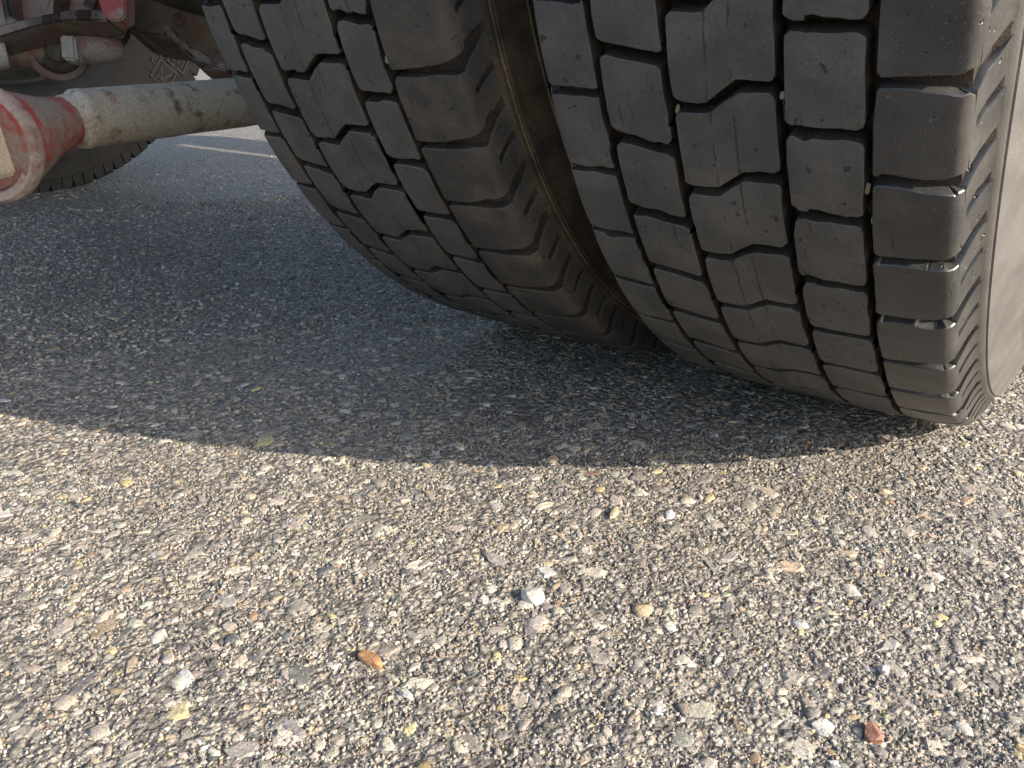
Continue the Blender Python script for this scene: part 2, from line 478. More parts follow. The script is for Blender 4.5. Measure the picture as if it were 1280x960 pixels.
R = .53
HUB = .5215                                   # axle height: the tyres are a little squashed at the ground
PITCHES = 60
DA = 2*math.pi/PITCHES

def cyl_to_world(x, r, th):
    """th: angle from the bottom of the tyre towards the camera side"""
    z = HUB-r*np.cos(th)
    return np.stack([x, -r*np.sin(th), np.maximum(z, .0004)], -1)
class Path:
    """cross-section line of the tread: (x, r) points, measured by arc length"""
    def __init__(s, pts, sg=1):
        s.sg = sg
        s.p = np.array(pts, float); d = np.diff(s.p, axis=0)
        s.L = np.concatenate([[0], np.cumsum(np.hypot(d[:, 0], d[:, 1]))]); s.len = s.L[-1]
    def at(s, q):
        q = np.asarray(q, float); x = np.interp(q, s.L, s.p[:, 0]); r = np.interp(q, s.L, s.p[:, 1])
        e = .0012
        x1 = np.interp(np.clip(q+e, 0, s.len), s.L, s.p[:, 0]); r1 = np.interp(np.clip(q+e, 0, s.len), s.L, s.p[:, 1])
        x0 = np.interp(np.clip(q-e, 0, s.len), s.L, s.p[:, 0]); r0 = np.interp(np.clip(q-e, 0, s.len), s.L, s.p[:, 1])
        tx, tr = x1-x0, r1-r0; l = np.hypot(tx, tr)+1e-12; tx, tr = tx/l, tr/l
        ex = np.where(q < 0, q, np.where(q > s.len, q-s.len, 0)); x = x+ex*tx; r = r+ex*tr
        return x, r, -tr*s.sg, tx*s.sg                                              # normal pointing away from the tyre
def block_mesh(path, th0, th1, ns, ntt, depth, bev=.0007, rc=.004, jit=.0004, flip=False, depth_end=None, mound=0.0, sipes=False):
    """one tread block: path runs across, th0/th1 (functions of arc length) bound it along the tyre"""
    L = path.len
    es = np.array([0, .12, .35, .7, 1.0])*rc
    s = np.unique(np.concatenate([es, L-es, np.linspace(rc, L-rc, ns), path.L[1:-1]]))
    s = s[np.concatenate([[True], np.diff(s) > .00025])]
    if s[-1] < L-1e-6: s[-1] = L
    d = np.minimum(s, L-s); cut = np.where(d < rc, rc-np.sqrt(np.maximum(rc**2-(rc-d)**2, 0)), 0)/R
    lo = th0(s)+cut; hi = th1(s)-cut
    n, k = len(s), ntt+1
    t = np.linspace(0, 1, k)
    TH = lo[:, None]+(hi-lo)[:, None]*t[None]; S = np.repeat(s[:, None], k, 1)
    dl = (np.interp(s, [0, L], [depth, depth if depth_end is None else depth_end]))[:, None]*np.ones((1, k))
    loop = [(i, 0) for i in range(n)]+[(n-1, j) for j in range(1, k)]+[(i, k-1) for i in range(n-2, -1, -1)]+[(0, j) for j in range(k-2, 0, -1)]
    li = np.array(loop); ds = np.zeros(len(loop)); dt = np.zeros(len(loop))
    ds[li[:, 0] == 0] = -1; ds[li[:, 0] == n-1] = 1; dt[li[:, 1] == 0] = -1; dt[li[:, 1] == k-1] = 1
    js = RNG.normal(0, jit, len(loop)); jt = RNG.normal(0, jit, len(loop))
    js = (js+.6*np.roll(js, 1)+.6*np.roll(js, -1))/1.5; jt = (jt+.6*np.roll(jt, 1)+.6*np.roll(jt, -1))/1.5
    nb = RNG.integers(0, 5) if jit > .0002 else 0
    for _ in range(nb):                                                   # a bite out of the edge
        c = RNG.integers(0, len(loop)); 
        dp = RNG.uniform(.0006, .0022)
        for q in range(-1, RNG.integers(0, 3)): js[(c+q) % len(loop)] -= ds[(c+q) % len(loop)]*dp; jt[(c+q) % len(loop)] -= dt[(c+q) % len(loop)]*dp
    def P(Sv, Tv, down):
        x, r, nxx, nrr = path.at(Sv)
        return cyl_to_world(x-nxx*down, r-nrr*down, Tv)
    topS, topT = S.copy(), TH.copy()
    inset_s = np.zeros_like(S); inset_t = np.zeros_like(S)
    topS[0] += bev; topS[-1] -= bev; topT[:, 0] += bev/R; topT[:, -1] -= bev/R
    topS[li[:, 0], li[:, 1]] += js; topT[li[:, 0], li[:, 1]] += jt/R
    ti = (np.linspace(-1, 1, k)**2)[None]*np.ones((n, 1))
    top = P(topS, topT, ti*mound)
    LS, LT = S[li[:, 0], li[:, 1]]+js, TH[li[:, 0], li[:, 1]]+jt/R
    md = (ti*mound)[li[:, 0], li[:, 1]]
    r1 = P(LS, LT, bev+md)
    r2 = P(LS+ds*.0008, LT+dt*.0010/R, dl[li[:, 0], li[:, 1]])
    V = np.concatenate([top.reshape(-1, 3), r1, r2]); q_ = 1.0/L if sipes else 0.0; u_ = 0.0 if sipes else 2.0
    TC = np.concatenate([np.stack([topS, topT*R, S*q_+u_], -1).reshape(-1, 3), np.stack([LS, LT*R, LS*q_+u_], -1), np.stack([LS, LT*R, LS*0+2.0], -1)])
    F = []
    for i in range(n-1):
        for j in range(k-1):
            F.append((i*k+j, (i+1)*k+j, (i+1)*k+j+1, i*k+j+1))
    m_ = len(loop); a = n*k
    for q in range(m_):
        q2 = (q+1) % m_
        i0 = li[q, 0]*k+li[q, 1]; i1 = li[q2, 0]*k+li[q2, 1]
        F.append((i0, a+q, a+q2, i1)); F.append((a+q, a+m_+q, a+m_+q2, a+q2))
    if flip: F = [f[::-1] for f in F]
    side = np.zeros(len(F), np.int32); side[(n-1)*(k-1)+1::2] = 1
    return V, F, TC, side
def blocks_to_mesh(name, parts, mat, side_mat=None):
    V, F, T, o = [], [], [], 0
    SD = []
    for v, f, t, sd in parts:
        SD.append(sd)
    for v, f, t, sd in parts:
        V.append(v); T.append(t); F += [tuple(i+o for i in q) for q in f]; o += len(v)
    V = np.concatenate(V); T = np.concatenate(T)
    me = from_arrays(name, V, F, smooth=38)
    me.materials.append(mat); me.materials.append(side_mat or M_GROOVE)
    me.polygons.foreach_set('material_index', np.concatenate(SD))
    a = me.attributes.new('tc', 'FLOAT_VECTOR', 'POINT'); a.data.foreach_set('vector', T.astype(np.float32).ravel())
    return me

def lathe_x(name, prof, n=160, zclamp=True, hub=HUB):
    """surface of revolution about the axle: prof = [(x, r)]"""
    prof = np.array(prof, float); th = np.linspace(0, 2*math.pi, n, endpoint=False)
    V = np.stack([np.repeat(prof[:, :1], n, 1), -prof[:, 1:]*np.sin(th)[None], hub-prof[:, 1:]*np.cos(th)[None]], -1).reshape(-1, 3)
    if zclamp: V[:, 2] = np.maximum(V[:, 2], .0002)
    k = len(prof); F = [(i*n+j, i*n+(j+1) % n, (i+1)*n+(j+1) % n, (i+1)*n+j) for i in range(k-1) for j in range(n)]
    return from_arrays(name, V, F, smooth=30)

def side_profile(x0, sgn, ribs):
    """sidewall from the shoulder down to the bead; sgn +1 outboard side"""
    base = [(.0068, .4985), (.0102, .4965), (.0112, .4950), (.0124, .4945), (.0190, .475), (.0242, .458), (.0250, .4555), (.0268, .4530), (.0285, .440), (.0290, .4355), (.0283, .4345), (.0290, .4335), (.0302, .420), (.0300, .398), (.0265, .372), (.0200, .345), (.0125, .322), (.0060, .306), (-.004, .296), (-.02, .288)]
    out = []
    for d, r in base: out.append((x0+sgn*d, r))
    return out
SIDE_RIBBED = [(.0068, .4985), (.0105, .4965), (.0125, .490), (.0145, .485), (.0195, .472), (.0222, .461), (.0262, .445), (.0278, .436), (.0300, .4345), (.0300, .432), (.0285, .430), (.0290, .41), (.0285, .39), (.0255, .368), (.0195, .343), (.012, .32), (.005, .304), (-.004, .296), (-.02, .288)]

def row_edge(rows, i): return rows[i]['x'][1]
def make_tyre(label, X0, Wd, rows, side_out, side_in, mats, th_range=(.17, 1.72), detail=True, ribbed=False):
    """X0: outboard shoulder plane, Wd: tread width. rows: list from outboard to inboard"""
    XI = X0-Wd; floor = R-.0155
    crown = lambda x: R-.0035*((x-(X0-Wd/2))/(Wd/2))**2
    so = [(X0+d, r) for d, r in SIDE_RIBBED] if ribbed else side_profile(X0, 1, None)
    si = side_profile(XI, -1, None)
    prof_t = [(XI-.0070, .4985), (XI-.0008, .503), (XI+.0025, .511), (XI+.003, R-.0135), (XI+.012, R-.0100), (XI+.032, R-.0095), (XI+.040, floor)]+[(XI+Wd*q, crown(XI+Wd*q)-.0155) for q in (.25, .4, .6, .72)]+[(X0-row_edge(rows, 0)-.001, floor), (X0-row_edge(rows, 0)+.006, R-.0095), (X0-.012, R-.0100), (X0-.003, R-.0135), (X0-.0025, .511), (X0+.0008, .503), (X0+.0070, .4985)]
    body = lathe_x('tyre', prof_t, 200)
    ty = link('tyre', body, M_GROOVE); under(ty)
    if label: ty['label'] = label
    for nm, pr, mt in (('sidewall', so, mats[0]), ('sidewall', si, mats[1])):
        sw = link(nm, lathe_x(nm, pr, 200), mt); under(sw, ty)
    rim = link('rim', lathe_x('rim', [(X0-.005, .300), (X0-.005, .289), (X0-.02, .285), (X0-.03, .27), (X0-.12, .262), (X0-.125, .20), (X0-.12, .14), (X0-.125, .05), (X0-.15, .05), (X0-.15, .24), (XI+.03, .262), (XI+.012, .285), (XI+.005, .289), (XI+.005, .300)], 72), M_RIM); under(rim, ty)
    if ribbed:
        for rr_, dx in ((.4935, .0118), (.4910, .0124), (.4665, .0210), (.4335, .0285)):
            under(link('sidewall_rib', lathe_x('sidewall_rib', [(X0+dx-.001, rr_+.0009), (X0+dx+.0011, rr_+.0005), (X0+dx+.0011, rr_-.0005), (X0+dx-.001, rr_-.0009)], 200), M_RIB), ty)
    rest = {}
    for ri, row in enumerate(rows):
        xa, xb = X0-row['x'][0], X0-row['x'][1]                           # outboard edge, inboard edge
        g = row.get('g', .0055)/R/2
        kind = row['kind']
        mat = (M_SHOULDER_DUSTY if ribbed else M_SHOULDER) if kind == 'out' else M_TREAD
        for kk in range(PITCHES):
            # angle of the groove below this block
            def lat(s_x, sh=0.0, row=row):
                return row['ph']+row.get('slant', 0)*(s_x-(xa+xb)/2)+row.get('z', lambda x: 0)(X0-s_x)+sh
            mid = row['ph']+(kk-12)*DA+DA/2
            mid = (mid+math.pi) % (2*math.pi)-math.pi
            base = mid-row['ph']-DA/2
            vis = th_range[0] < mid < th_range[1]
            if not vis and not detail: pass
            ns, ntt = (7, 5) if vis else (3, 2)
            jt = .00055 if vis else .0001
            parts = []
            if kind == 'mid':
                path = Path([(xb+(xa-xb)*q, crown(xb+(xa-xb)*q)) for q in (0, .25, .5, .75, 1)])
                f0 = lambda s: lat(xb+s, base)+g
                f1 = lambda s: lat(xb+s, base+DA)-g
                parts.append(block_mesh(path, f0, f1, ns, ntt, .0150, jit=jt, rc=.0045, mound=.0005, sipes='z' in row))
            else:
                sg = 1 if kind == 'out' else -1
                xin = xb if sg > 0 else xa; edge = X0 if sg > 0 else XI
                c_in = crown(xin)
                rcx = row.get('round', .005)
                pts = [(xin, c_in), ((xin+edge)/2, crown((xin+edge)/2)), (edge-sg*rcx, crown(edge)-.0003)]
                for q in (25, 50, 75): 
                    a = math.radians(q); pts.append((edge-sg*rcx+sg*rcx*math.sin(a), crown(edge)-.0003-rcx*(1-math.cos(a))))
                pts.append((edge+sg*.0006, crown(edge)-rcx-.002))
                path = Path(pts, sg); Lp = path.len
                fl = row.get('flare', 0.0)
                f0 = lambda s: row['ph']+base+g*.75+fl*np.clip(s/Lp, 0, 1)**2*.3+row.get('curve', 0)*np.clip(s/Lp, 0, 1)**2
                f1 = lambda s: row['ph']+base+DA-g*.75-fl*np.clip(s/Lp, 0, 1)**2+row.get('curve', 0)*np.clip(s/Lp, 0, 1)**2
                if sg > 0: parts.append(block_mesh(path, f0, f1, ns, ntt, .0120, jit=jt, rc=.003, mound=.0004))
                else: parts.append(block_mesh(path, f0, f1, ns, ntt, .0120, jit=jt, rc=.003, flip=True, mound=.0004))
                # buttress below the shoulder: two lugs with a slanting slot between them
                r_t = crown(edge)-rcx-.0006
                bp = Path([(edge-sg*.0003, r_t+.0022), (edge+sg*.0006, r_t-.001), (edge+sg*.0030, r_t-.009), (edge+sg*.0060, r_t-.0165), (edge+sg*.0092, .4965)], sg)
                Lb = bp.len; cv = row.get('curve', 0)
                sl = .030
                cutm = base+row['ph']+DA*.50+cv
                b0 = lambda s: row['ph']+base+g*.75+fl*.3*(1-s/Lb)+cv+sl*s/Lb
                b1 = lambda s: cutm-.0048+sl*s/Lb
                b2 = lambda s: cutm+.0048+sl*s/Lb
                b3 = lambda s: row['ph']+base+DA-g*.75-fl*(1-s/Lb)+cv+sl*s/Lb
                for qa, qb in ((b0, b1), (b2, b3)):
                    parts.append(block_mesh(bp, qa, qb, 4 if vis else 2, 2, .0065, bev=.0008, rc=.0018, jit=jt*.4, flip=sg < 0, depth_end=.0035))
            if vis:
                nm = 'tread_block' if kind == 'mid' else 'shoulder_block'
                under(link(nm, blocks_to_mesh(nm, parts, mat, M_SHOULDER if mat is M_SHOULDER else None)), ty)
            else:
                rest.setdefault(mat.name, [mat, []])[1].extend(parts)
    for mat, parts in rest.values():
        o = link('tread', blocks_to_mesh('tread', parts, mat)); under(o, ty); o['kind'] = 'stuff'
    return ty

def zig(x0, x1, amp):
    return lambda x: amp/2-np.clip((x-x0)/(x1-x0), 0, 1)*amp
GW = .0023
ROWS_OUT = [
    dict(kind='out', x=(0, .0450-GW), ph=1.066, g=.0075, round=.009, curve=.002, flare=.010),
    dict(kind='mid', x=(.0450+GW, .0893-GW), ph=1.013, g=.0064, slant=-.06),
    dict(kind='mid', x=(.0893+GW, .1525-GW), ph=1.046, g=.0064, z=zig(.114, .130, .026)),
    dict(kind='mid', x=(.1525+GW, .1965-GW), ph=1.089, g=.0076, slant=-.30),
    dict(kind='in', x=(.1965+GW, .238), ph=1.043, g=.0075, round=.006)]
ROWS_IN = [
    dict(kind='out', x=(0, .0600-GW), ph=1.057, g=.0070, round=.010, curve=.014, flare=.010),
    dict(kind='mid', x=(.0600+GW, .0980-GW), ph=1.024, g=.0066, slant=-.10),
    dict(kind='mid', x=(.0980+GW, .1740-GW), ph=1.062, g=.0064, z=zig(.128, .146, .026)),
    dict(kind='mid', x=(.1740+GW, .2130-GW), ph=1.096, g=.0072, slant=-.30),
    dict(kind='in', x=(.2130+GW, .246), ph=1.045, g=.0070, round=.006)]
t_out = make_tyre('outer tyre with sunlit dusty sidewall', -.0015, .237, ROWS_OUT, None, None, (M_SIDE, M_SIDE_MUD))
t_in = make_tyre('inner tyre with mud streaked sidewall', -.3045, .246, ROWS_IN, None, None, (M_SIDE_MUD, M_SIDE_MUD), ribbed=True)

# opposite side twin tyres: turned copies of the carcass, with their own tread
def far_tyre(Xin, W, label):
    """Xin: shoulder plane facing the near side"""
    XO = Xin-W
    floor = R-.0155
    prof = [(XO-.0070, .4985), (XO+.004, floor-.004)]+[(XO+W*q, floor) for q in (.1, .5, .9)]+[(Xin-.004, floor-.004), (Xin+.0070, .4985)]
    ty = under(link('tyre', lathe_x('tyre', prof, 120), M_GROOVE)); ty['label'] = label
    for p in (side_profile(Xin, 1, None), side_profile(XO, -1, None)):
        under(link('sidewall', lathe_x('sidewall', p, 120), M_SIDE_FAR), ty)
    under(link('sidewall_rib', lathe_x('sidewall_rib', [(Xin+.0270, .4200), (Xin+.0325, .4185), (Xin+.0325, .4165), (Xin+.0270, .4150)], 120), M_LETTER), ty)
    under(link('rim', lathe_x('rim', [(Xin-.005, .300), (Xin-.02, .285), (Xin-.12, .262), (Xin-.125, .05), (Xin-.15, .24), (XO+.012, .285), (XO+.005, .300)], 60), M_DARK), ty)
    rest = []
    for kk in range(PITCHES):
        for xa, xb, ph, kind in ((Xin, Xin-.05, .02, 'out'), (Xin-.055, Xin-.12, .07, 'mid'), (Xin-.125, XO+.055, .04, 'mid'), (XO+.05, XO, .0, 'in')):
            g = .0045/R
            base = kk*DA+ph
            mid = (base+DA/2+math.pi) % (2*math.pi)-math.pi
            if kind == 'mid':
                path = Path([(xb, R), (xa, R)]); parts = [block_mesh(path, lambda s: base+g+0*s, lambda s: base+DA-g+0*s, 3, 2, .0150, jit=.0001)]
            else:
                sg = 1 if kind == 'out' else -1
                xin, edge = (xb, xa) if sg > 0 else (xa, xb)
                path = Path([(xin, R), (edge-sg*.004, R-.002), (edge+sg*.0005, R-.008), (edge+sg*.005, R-.022), (edge+sg*.0095, .4955)], sg)
                Lt = .05; nt_ = lambda s: np.where(s < Lt+.012, .0075, .0006); hm = base+DA*.5
                parts = [block_mesh(path, lambda s: base+.0022+0*s, lambda s: hm-nt_(s), 4, 2, .0105, rc=.001, jit=.0001, flip=sg < 0, depth_end=.004),
                         block_mesh(path, lambda s: hm+nt_(s), lambda s: base+DA-.0022+0*s, 4, 2, .0105, rc=.001, jit=.0001, flip=sg < 0, depth_end=.004)]
                # second, shallower notch in the edge of the block
            if kind == 'out' and -1.15 < mid < .35:
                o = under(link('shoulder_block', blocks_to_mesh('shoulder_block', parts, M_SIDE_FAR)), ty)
            else: rest.extend(parts)
    o = under(link('tread', blocks_to_mesh('tread', rest, M_TREAD)), ty); o['kind'] = 'stuff'
    return ty
FX = -1.925
t_far = far_tyre(FX, .242, 'shaded tyre on the opposite side with raised lettering')
far_tyre(FX-.31, .242, 'outer tyre of the opposite pair')
# raised badges and letters on its sidewall
def on_side(r, a, x=FX+.0315):
    """a: angle from the bottom, positive away from the camera side (towards +Y)"""
    return np.array([x, r*math.sin(a), HUB-r*math.cos(a)])
def side_x(r):
    pr = np.array(side_profile(FX, 1, None)); q = np.argsort(pr[:, 1]); return float(np.interp(r, pr[q, 1], pr[q, 0]))
def stroke(mb, pts, wdt=.004, h=.0022):
    """raised bar on the sidewall through (r, angle) points"""
    for (r0, a0), (r1, a1) in zip(pts[:-1], pts[1:]):
        p0, p1 = Vector(on_side(r0, a0, side_x(r0))), Vector(on_side(r1, a1, side_x(r1)))
        d = (p1-p0); L = d.length; d.normalize(); nn = Vector((1, 0, 0)); s = nn.cross(d).normalized()
        mb.box((p0+p1)/2, d*(L/2+wdt*.4), s*(wdt/2), nn*h)
def glyph(mb, r, a, strokes, size, wdt=.004):
    for st in strokes:
        stroke(mb, [(r+(y-.5)*size*1.3, a-(x-.5)*size/r*-1.0) for x, y in st], wdt)
G = {'A': [[(0, 0), (.5, 1), (1, 0)], [(.25, .45), (.75, .45)]], 'C': [[(1, .85), (.6, 1), (.15, .85), (0, .5), (.15, .15), (.6, 0), (1, .15)]],
     'T': [[(0, 1), (1, 1)], [(.5, 1), (.5, 0)]], 'K': [[(0, 0), (0, 1)], [(1, 1), (.05, .45), (1, 0)]], 'R': [[(0, 0), (0, 1), (.8, 1), (1, .75), (.8, .5), (0, .5)], [(.45, .5), (1, 0)]],
     'S': [[(1, .9), (.5, 1), (0, .75), (1, .25), (.5, 0), (0, .1)]]}
pxr = lambda u, v: None
def side_polar(u, v, X=FX+.03):
    d = FWD + RGT*(u-640)/FPX + UPV*(480-v)/FPX
    p = CAM_LOC+d*((X-CAM_LOC[0])/d[0]); return math.hypot(p[1], p[2]-HUB), math.atan2(p[1], HUB-p[2])
for ch, (u, v), sz in (('T', (187, 87), .015), ('C', (194, 76), .015), ('A', (203, 66), .015), ('S', (211, 56), .015)):
    mb = MB(); r, a = side_polar(u, v); glyph(mb, r, a, G[ch], sz, .0028)
    under(mb.build('letter', M_LETTER, None), t_far)
for ch, (u, v) in (('K', (205, 94)), ('R', (225, 73))):
    mb = MB(); r, a = side_polar(u, v); s = .044
    sq = [(r-s*.62, a-s*.55/r), (r+s*.62, a-s*.55/r), (r+s*.62, a+s*.55/r), (r-s*.62, a+s*.55/r), (r-s*.62, a-s*.55/r)]
    stroke(mb, sq, .0045, .003); glyph(mb, r, a, G[ch], .026, .004)
    under(mb.build('badge', M_LETTER, None), t_far)

# pebbles wedged in the tread grooves
def wedged(u, v, size, shape, mat, label, seed, depth=.0065):
    d = FWD + RGT*(u-640)/FPX + UPV*(480-v)/FPX
    a = d[1]**2+d[2]**2; rr = R-depth
    b = CAM_LOC[1]*d[1]+(CAM_LOC[2]-HUB)*d[2]; c = CAM_LOC[1]**2+(CAM_LOC[2]-HUB)**2-rr*rr
    t = (-b-math.sqrt(b*b-a*c))/a
    return pebble(0, 0, size*.75, shape, mat, label, seed, at=CAM_LOC+d*t)
wedged(484, 73, .0115, (.5, .45, 1), P_WHITE, 'cream pebble wedged in the groove of the inner tyre tread', 31)
wedged(847, 137, .0070, (.5, .5, 1), P_TAN, 'thin tan pebble wedged in the groove of the outer tyre beside a middle block', 32)
wedged(979, 119, .0065, (.6, .6, 1), P_TAN, 'small tan pebble stuck between two rows of the outer tyre', 33)
wedged(1084, 235, .0085, (.6, .6, 1), P_TAN, 'yellowish pebble stuck in the groove along the outer shoulder', 34)
wedged(1093, 275, .0085, (.7, .6, .9), P_TAN, 'pale tan pebble in the shoulder groove under a larger one', 35)
wedged(898, 369, .0045, (.8, .8, 1), P_WHITE, 'tiny white pebble low in the outer tyre tread', 36)

# --- torque rod running along under the axle
D0 = 1.00
A_ = Vector(tuple(pix(88, 150, D0)))
# far end lies at the same x, seen behind the tyre
d = FWD + RGT*(310-640)/FPX + UPV*(480-127)/FPX
B_ = Vector(tuple(CAM_LOC+d*((A_.x-.01-CAM_LOC[0])/d[0])))
ax = (B_-A_).normalized()
rod_r = .0335
mb = MB(); L = (B_-A_).length+.42
prof = [(-.012, .026), (-.008, .0285), (.004, .029), (.006, rod_r-.002), (.009, rod_r+.0006), (.016, rod_r+.0012), (.020, rod_r)]
prof += [(.020+(L-.02)*q, rod_r-.002*q) for q in np.linspace(.02, 1, 40)]
mb.lathe(prof, A_, ax, 56, jit=.010)
rod = under(mb.build('torque_rod', M_ROD, None, 50)); rod['label'] = 'chalky pale rod with flaking paint and a rusty end'
# cone and eye
E_ = Vector(tuple(pix(-18, 181, .915)))                                  # centre of the eye
mb = MB(); back = (A_-E_).normalized()
mb.lathe([(.0, .057), (.016, .056), (.034, .051), (.058, .041), (.076, .034), ((A_-E_).length-.008, .0285), ((A_-E_).length+.004, .0275)], E_, back, 48, jit=.004)
under(mb.build('rod_neck', M_RED, None, 60), rod)
ea = Vector((.48, -.87, .0)).normalized()
mb = MB(); ro, ri, hw = .0635, .049, .010
mb.lathe([(-hw, ri), (-hw, ro-.004), (-hw+.004, ro), (hw-.005, ro), (hw, ro-.004), (hw, ri+.002), (hw-.004, ri), (-hw, ri)], E_, ea, 56, caps=False, jit=.004)
under(mb.build('rod_eye', M_STUB, None, 40), rod)
mb = MB(); mb.lathe([(-.015, .048), (-.002, .048), (.004, .040), (.006, .022)], E_, ea, 40)
under(mb.build('bush', M_RED, None, 40), rod)
sx = Vector((0, 0, 1)); sy = ea.cross(sx).normalized()
mb = MB(); mb.box(E_+ea*.022+Vector(tuple(RGT))*.014, ea*.024, sy*.019, sx*.031)
under(mb.build('pin_block', M_BOLT, None, 40, bevel=.004), rod)

# --- upper linkage: casting with ribs, second eye, stub cylinder, bolt
DU = 1.22
def q3(u, v, dd=0.0): return Vector(tuple(pix(u, v, DU+dd)))
FW = Vector(tuple(FWD))
mb = MB()
mb.prism([q3(-70, -60, -.03), q3(150, -60, -.03), q3(150, 8, -.03), q3(134, 23, -.03), q3(104, 21, -.03), q3(66, 25, -.03), q3(38, 31, -.03), q3(0, 43, -.03), q3(-70, 62, -.03)], FW*.02)
cast = under(mb.build('cast_bracket', M_RED_DIRTY, None, 30, bevel=.003))
def rib(pts, hw_px, name='rib', mat=M_CAST, dd=-.07, thick=.055):
    mb = MB()
    n = len(pts)
    up, lo = [], []
    for i, (u, v) in enumerate(pts):
        a = pts[max(i-1, 0)]; b = pts[min(i+1, n-1)]
        tx, ty = b[0]-a[0], b[1]-a[1]; l = math.hypot(tx, ty); nx, ny = -ty/l, tx/l
        h = hw_px[i] if hasattr(hw_px, '__len__') else hw_px
        up.append(q3(u-nx*h, v-ny*h, dd)); lo.append(q3(u+nx*h, v+ny*h, dd))
    for i in range(n-1):
        mb.prism([up[i], up[i+1], lo[i+1], lo[i]], FW*thick)
    bmesh.ops.remove_doubles(mb.bm, verts=mb.bm.verts, dist=1e-5)
    return under(mb.build(name, mat, None, 35, bevel=.0025), cast)
rib([(-70, 58), (-30, 51), (0, 39), (20, 33), (40, 28), (66, 22), (86, 19), (105, 18), (122, 19), (136, 22)], [7, 7, 7.5, 7, 6.5, 6.5, 7, 7, 7, 4])
rib([(3, -60), (3, -20), (5, 0), (9, 20), (16, 31)], [6, 5, 4.5, 5, 7], dd=-.066)
rib([(66, -60), (66, -10), (64, 8), (60, 22)], [5, 5, 5, 9], dd=-.066)
rib([(118, -60), (116, -10), (112, 5), (104, 16)], [8, 8, 9, 8], dd=-.066)
mb = MB(); mb.prism([q3(110, -50, -.085), q3(157, -50, -.085), q3(157, 18, -.085), q3(150, 26, -.085), q3(136, 25, -.085), q3(126, 12, -.085)], FW*.03)
under(mb.build('red_plate', M_RED, None, 35, bevel=.002), cast)
# hex bolt
hb = q3(146, 38, .01); hax = (Vector(tuple(CAM_LOC))-hb).normalized()+Vector((.25, 0, .25))
mb = MB(); mb.lathe([(-.02, .0135), (.010, .0135), (.0125, .0115)], hb, hax, 6)
under(mb.build('bolt', M_GREY, None, 25, bevel=.0008), cast)
mb = MB(); mb.lathe([(-.03, .019), (-.005, .019), (-.004, .010)], hb, hax, 24)
under(mb.build('washer', M_DARK, None, 30), cast)
# stub cylinder with lug
c0, c1 = q3(88, 62, -.02), q3(153, 61, .02)
mb = MB(); Lc = (c1-c0).length
mb.lathe([(0, .0175), (.002, .019), (Lc*.45, .0195), (Lc*.80, .0185), (Lc*.93, .0165), (Lc*.98, .012), (Lc, .006)], c0, c1-c0, 32, jit=.012)
stub = under(mb.build('stub_shaft', M_STUB, None, 50)); stub['label'] = 'pinkish dusty stub shaft with a round end'
mb = MB(); mb.prism([q3(100, 24, -.01), q3(135, 28, -.01), q3(136, 50, -.01), q3(110, 52, -.01), q3(104, 40, -.01)], FW*.03)
under(mb.build('lug', M_RED_DIRTY, None, 35, bevel=.003), stub)
mb = MB(); cb = q3(90, 63, -.035)
rgt = Vector(tuple(RGT)); upv = Vector(tuple(UPV))
mb.box(cb, (rgt*.0085+FW*.004), (upv*.0172-rgt*.0016), FW*.011)
under(mb.build('end_block', M_GREY, None, 35, bevel=.003), stub)
# second eye with rubber bush
e2 = q3(74, 61, .015); e2a = Vector((.80, -.55, -.10)).normalized()
mb = MB(); ro, ri, hw = .043, .032, .022
mb.lathe([(-hw, ri), (-hw, ro-.003), (-hw+.003, ro), (hw-.003, ro), (hw, ro-.003), (hw, ri), (-hw, ri)], e2, e2a, 44, caps=False, jit=.006)
eye2 = under(mb.build('upper_rod_eye', M_CAST, None, 40))
mb = MB(); mb.lathe([(-.02, .031), (.012, .031), (.018, .024), (.019, .017), (.026, .016), (.031, .011), (.033, .004)], e2, e2a, 36)
under(mb.build('bush', M_DARK, None, 40), eye2)
mb = MB(); t0, t1 = q3(62, 58, .02), q3(-90, 72, -.06)
mb.lathe([(0, .030), (.03, .027), (.055, .021), ((t1-t0).length, .021)], t0, t1-t0, 36, jit=.008)
under(mb.build('rod_neck', M_RED_DIRTY, None, 50), eye2)
mb = MB(); k0, k1 = q3(-40, 70, -.06), q3(10, 67, -.04)
mb.lathe([(0, .020), ((k1-k0).length-.006, .0205), ((k1-k0).length-.001, .018), ((k1-k0).length, .012)], k0, k1-k0, 36, jit=.008)
under(mb.build('clamp_sleeve', M_GREY, None, 50), eye2)

# --- rusty brake shield beside the inner tyre, and the brake drum
DS = 1.30
def q4(u, v, dd=0.0): return Vector(tuple(pix(u, v, DS+dd)))
mb = MB()
lower = [(152, 30), (160, 38), (166, 36), (172, 41), (186, 44), (200, 46), (212, 47), (219, 54), (228, 63), (240, 73), (253, 81), (266, 86), (280, 89), (300, 91)]
top = [(300, -60), (140, -60), (142, 10)]
mb.prism([q4(u, v) for u, v in lower+top], FW*.10)
shield = under(mb.build('brake_shield', M_RUST, None, 35, bevel=.004)); shield['label'] = 'rusty brown brake shield'
mb = MB()
pts = [(203, 33), (214, 40), (224, 50), (236, 62), (250, 72), (266, 79), (284, 83)]
for a, b in zip(pts[:-1], pts[1:]):
    mb.prism([q4(a[0], a[1]-5, -.012), q4(b[0], b[1]-5, -.012), q4(b[0], b[1]+6, -.012), q4(a[0], a[1]+6, -.012)], FW*.02)
bmesh.ops.remove_doubles(mb.bm, verts=mb.bm.verts, dist=1e-5)
under(mb.build('shield_flange', M_RED_DIRTY, None, 40, bevel=.003), shield)

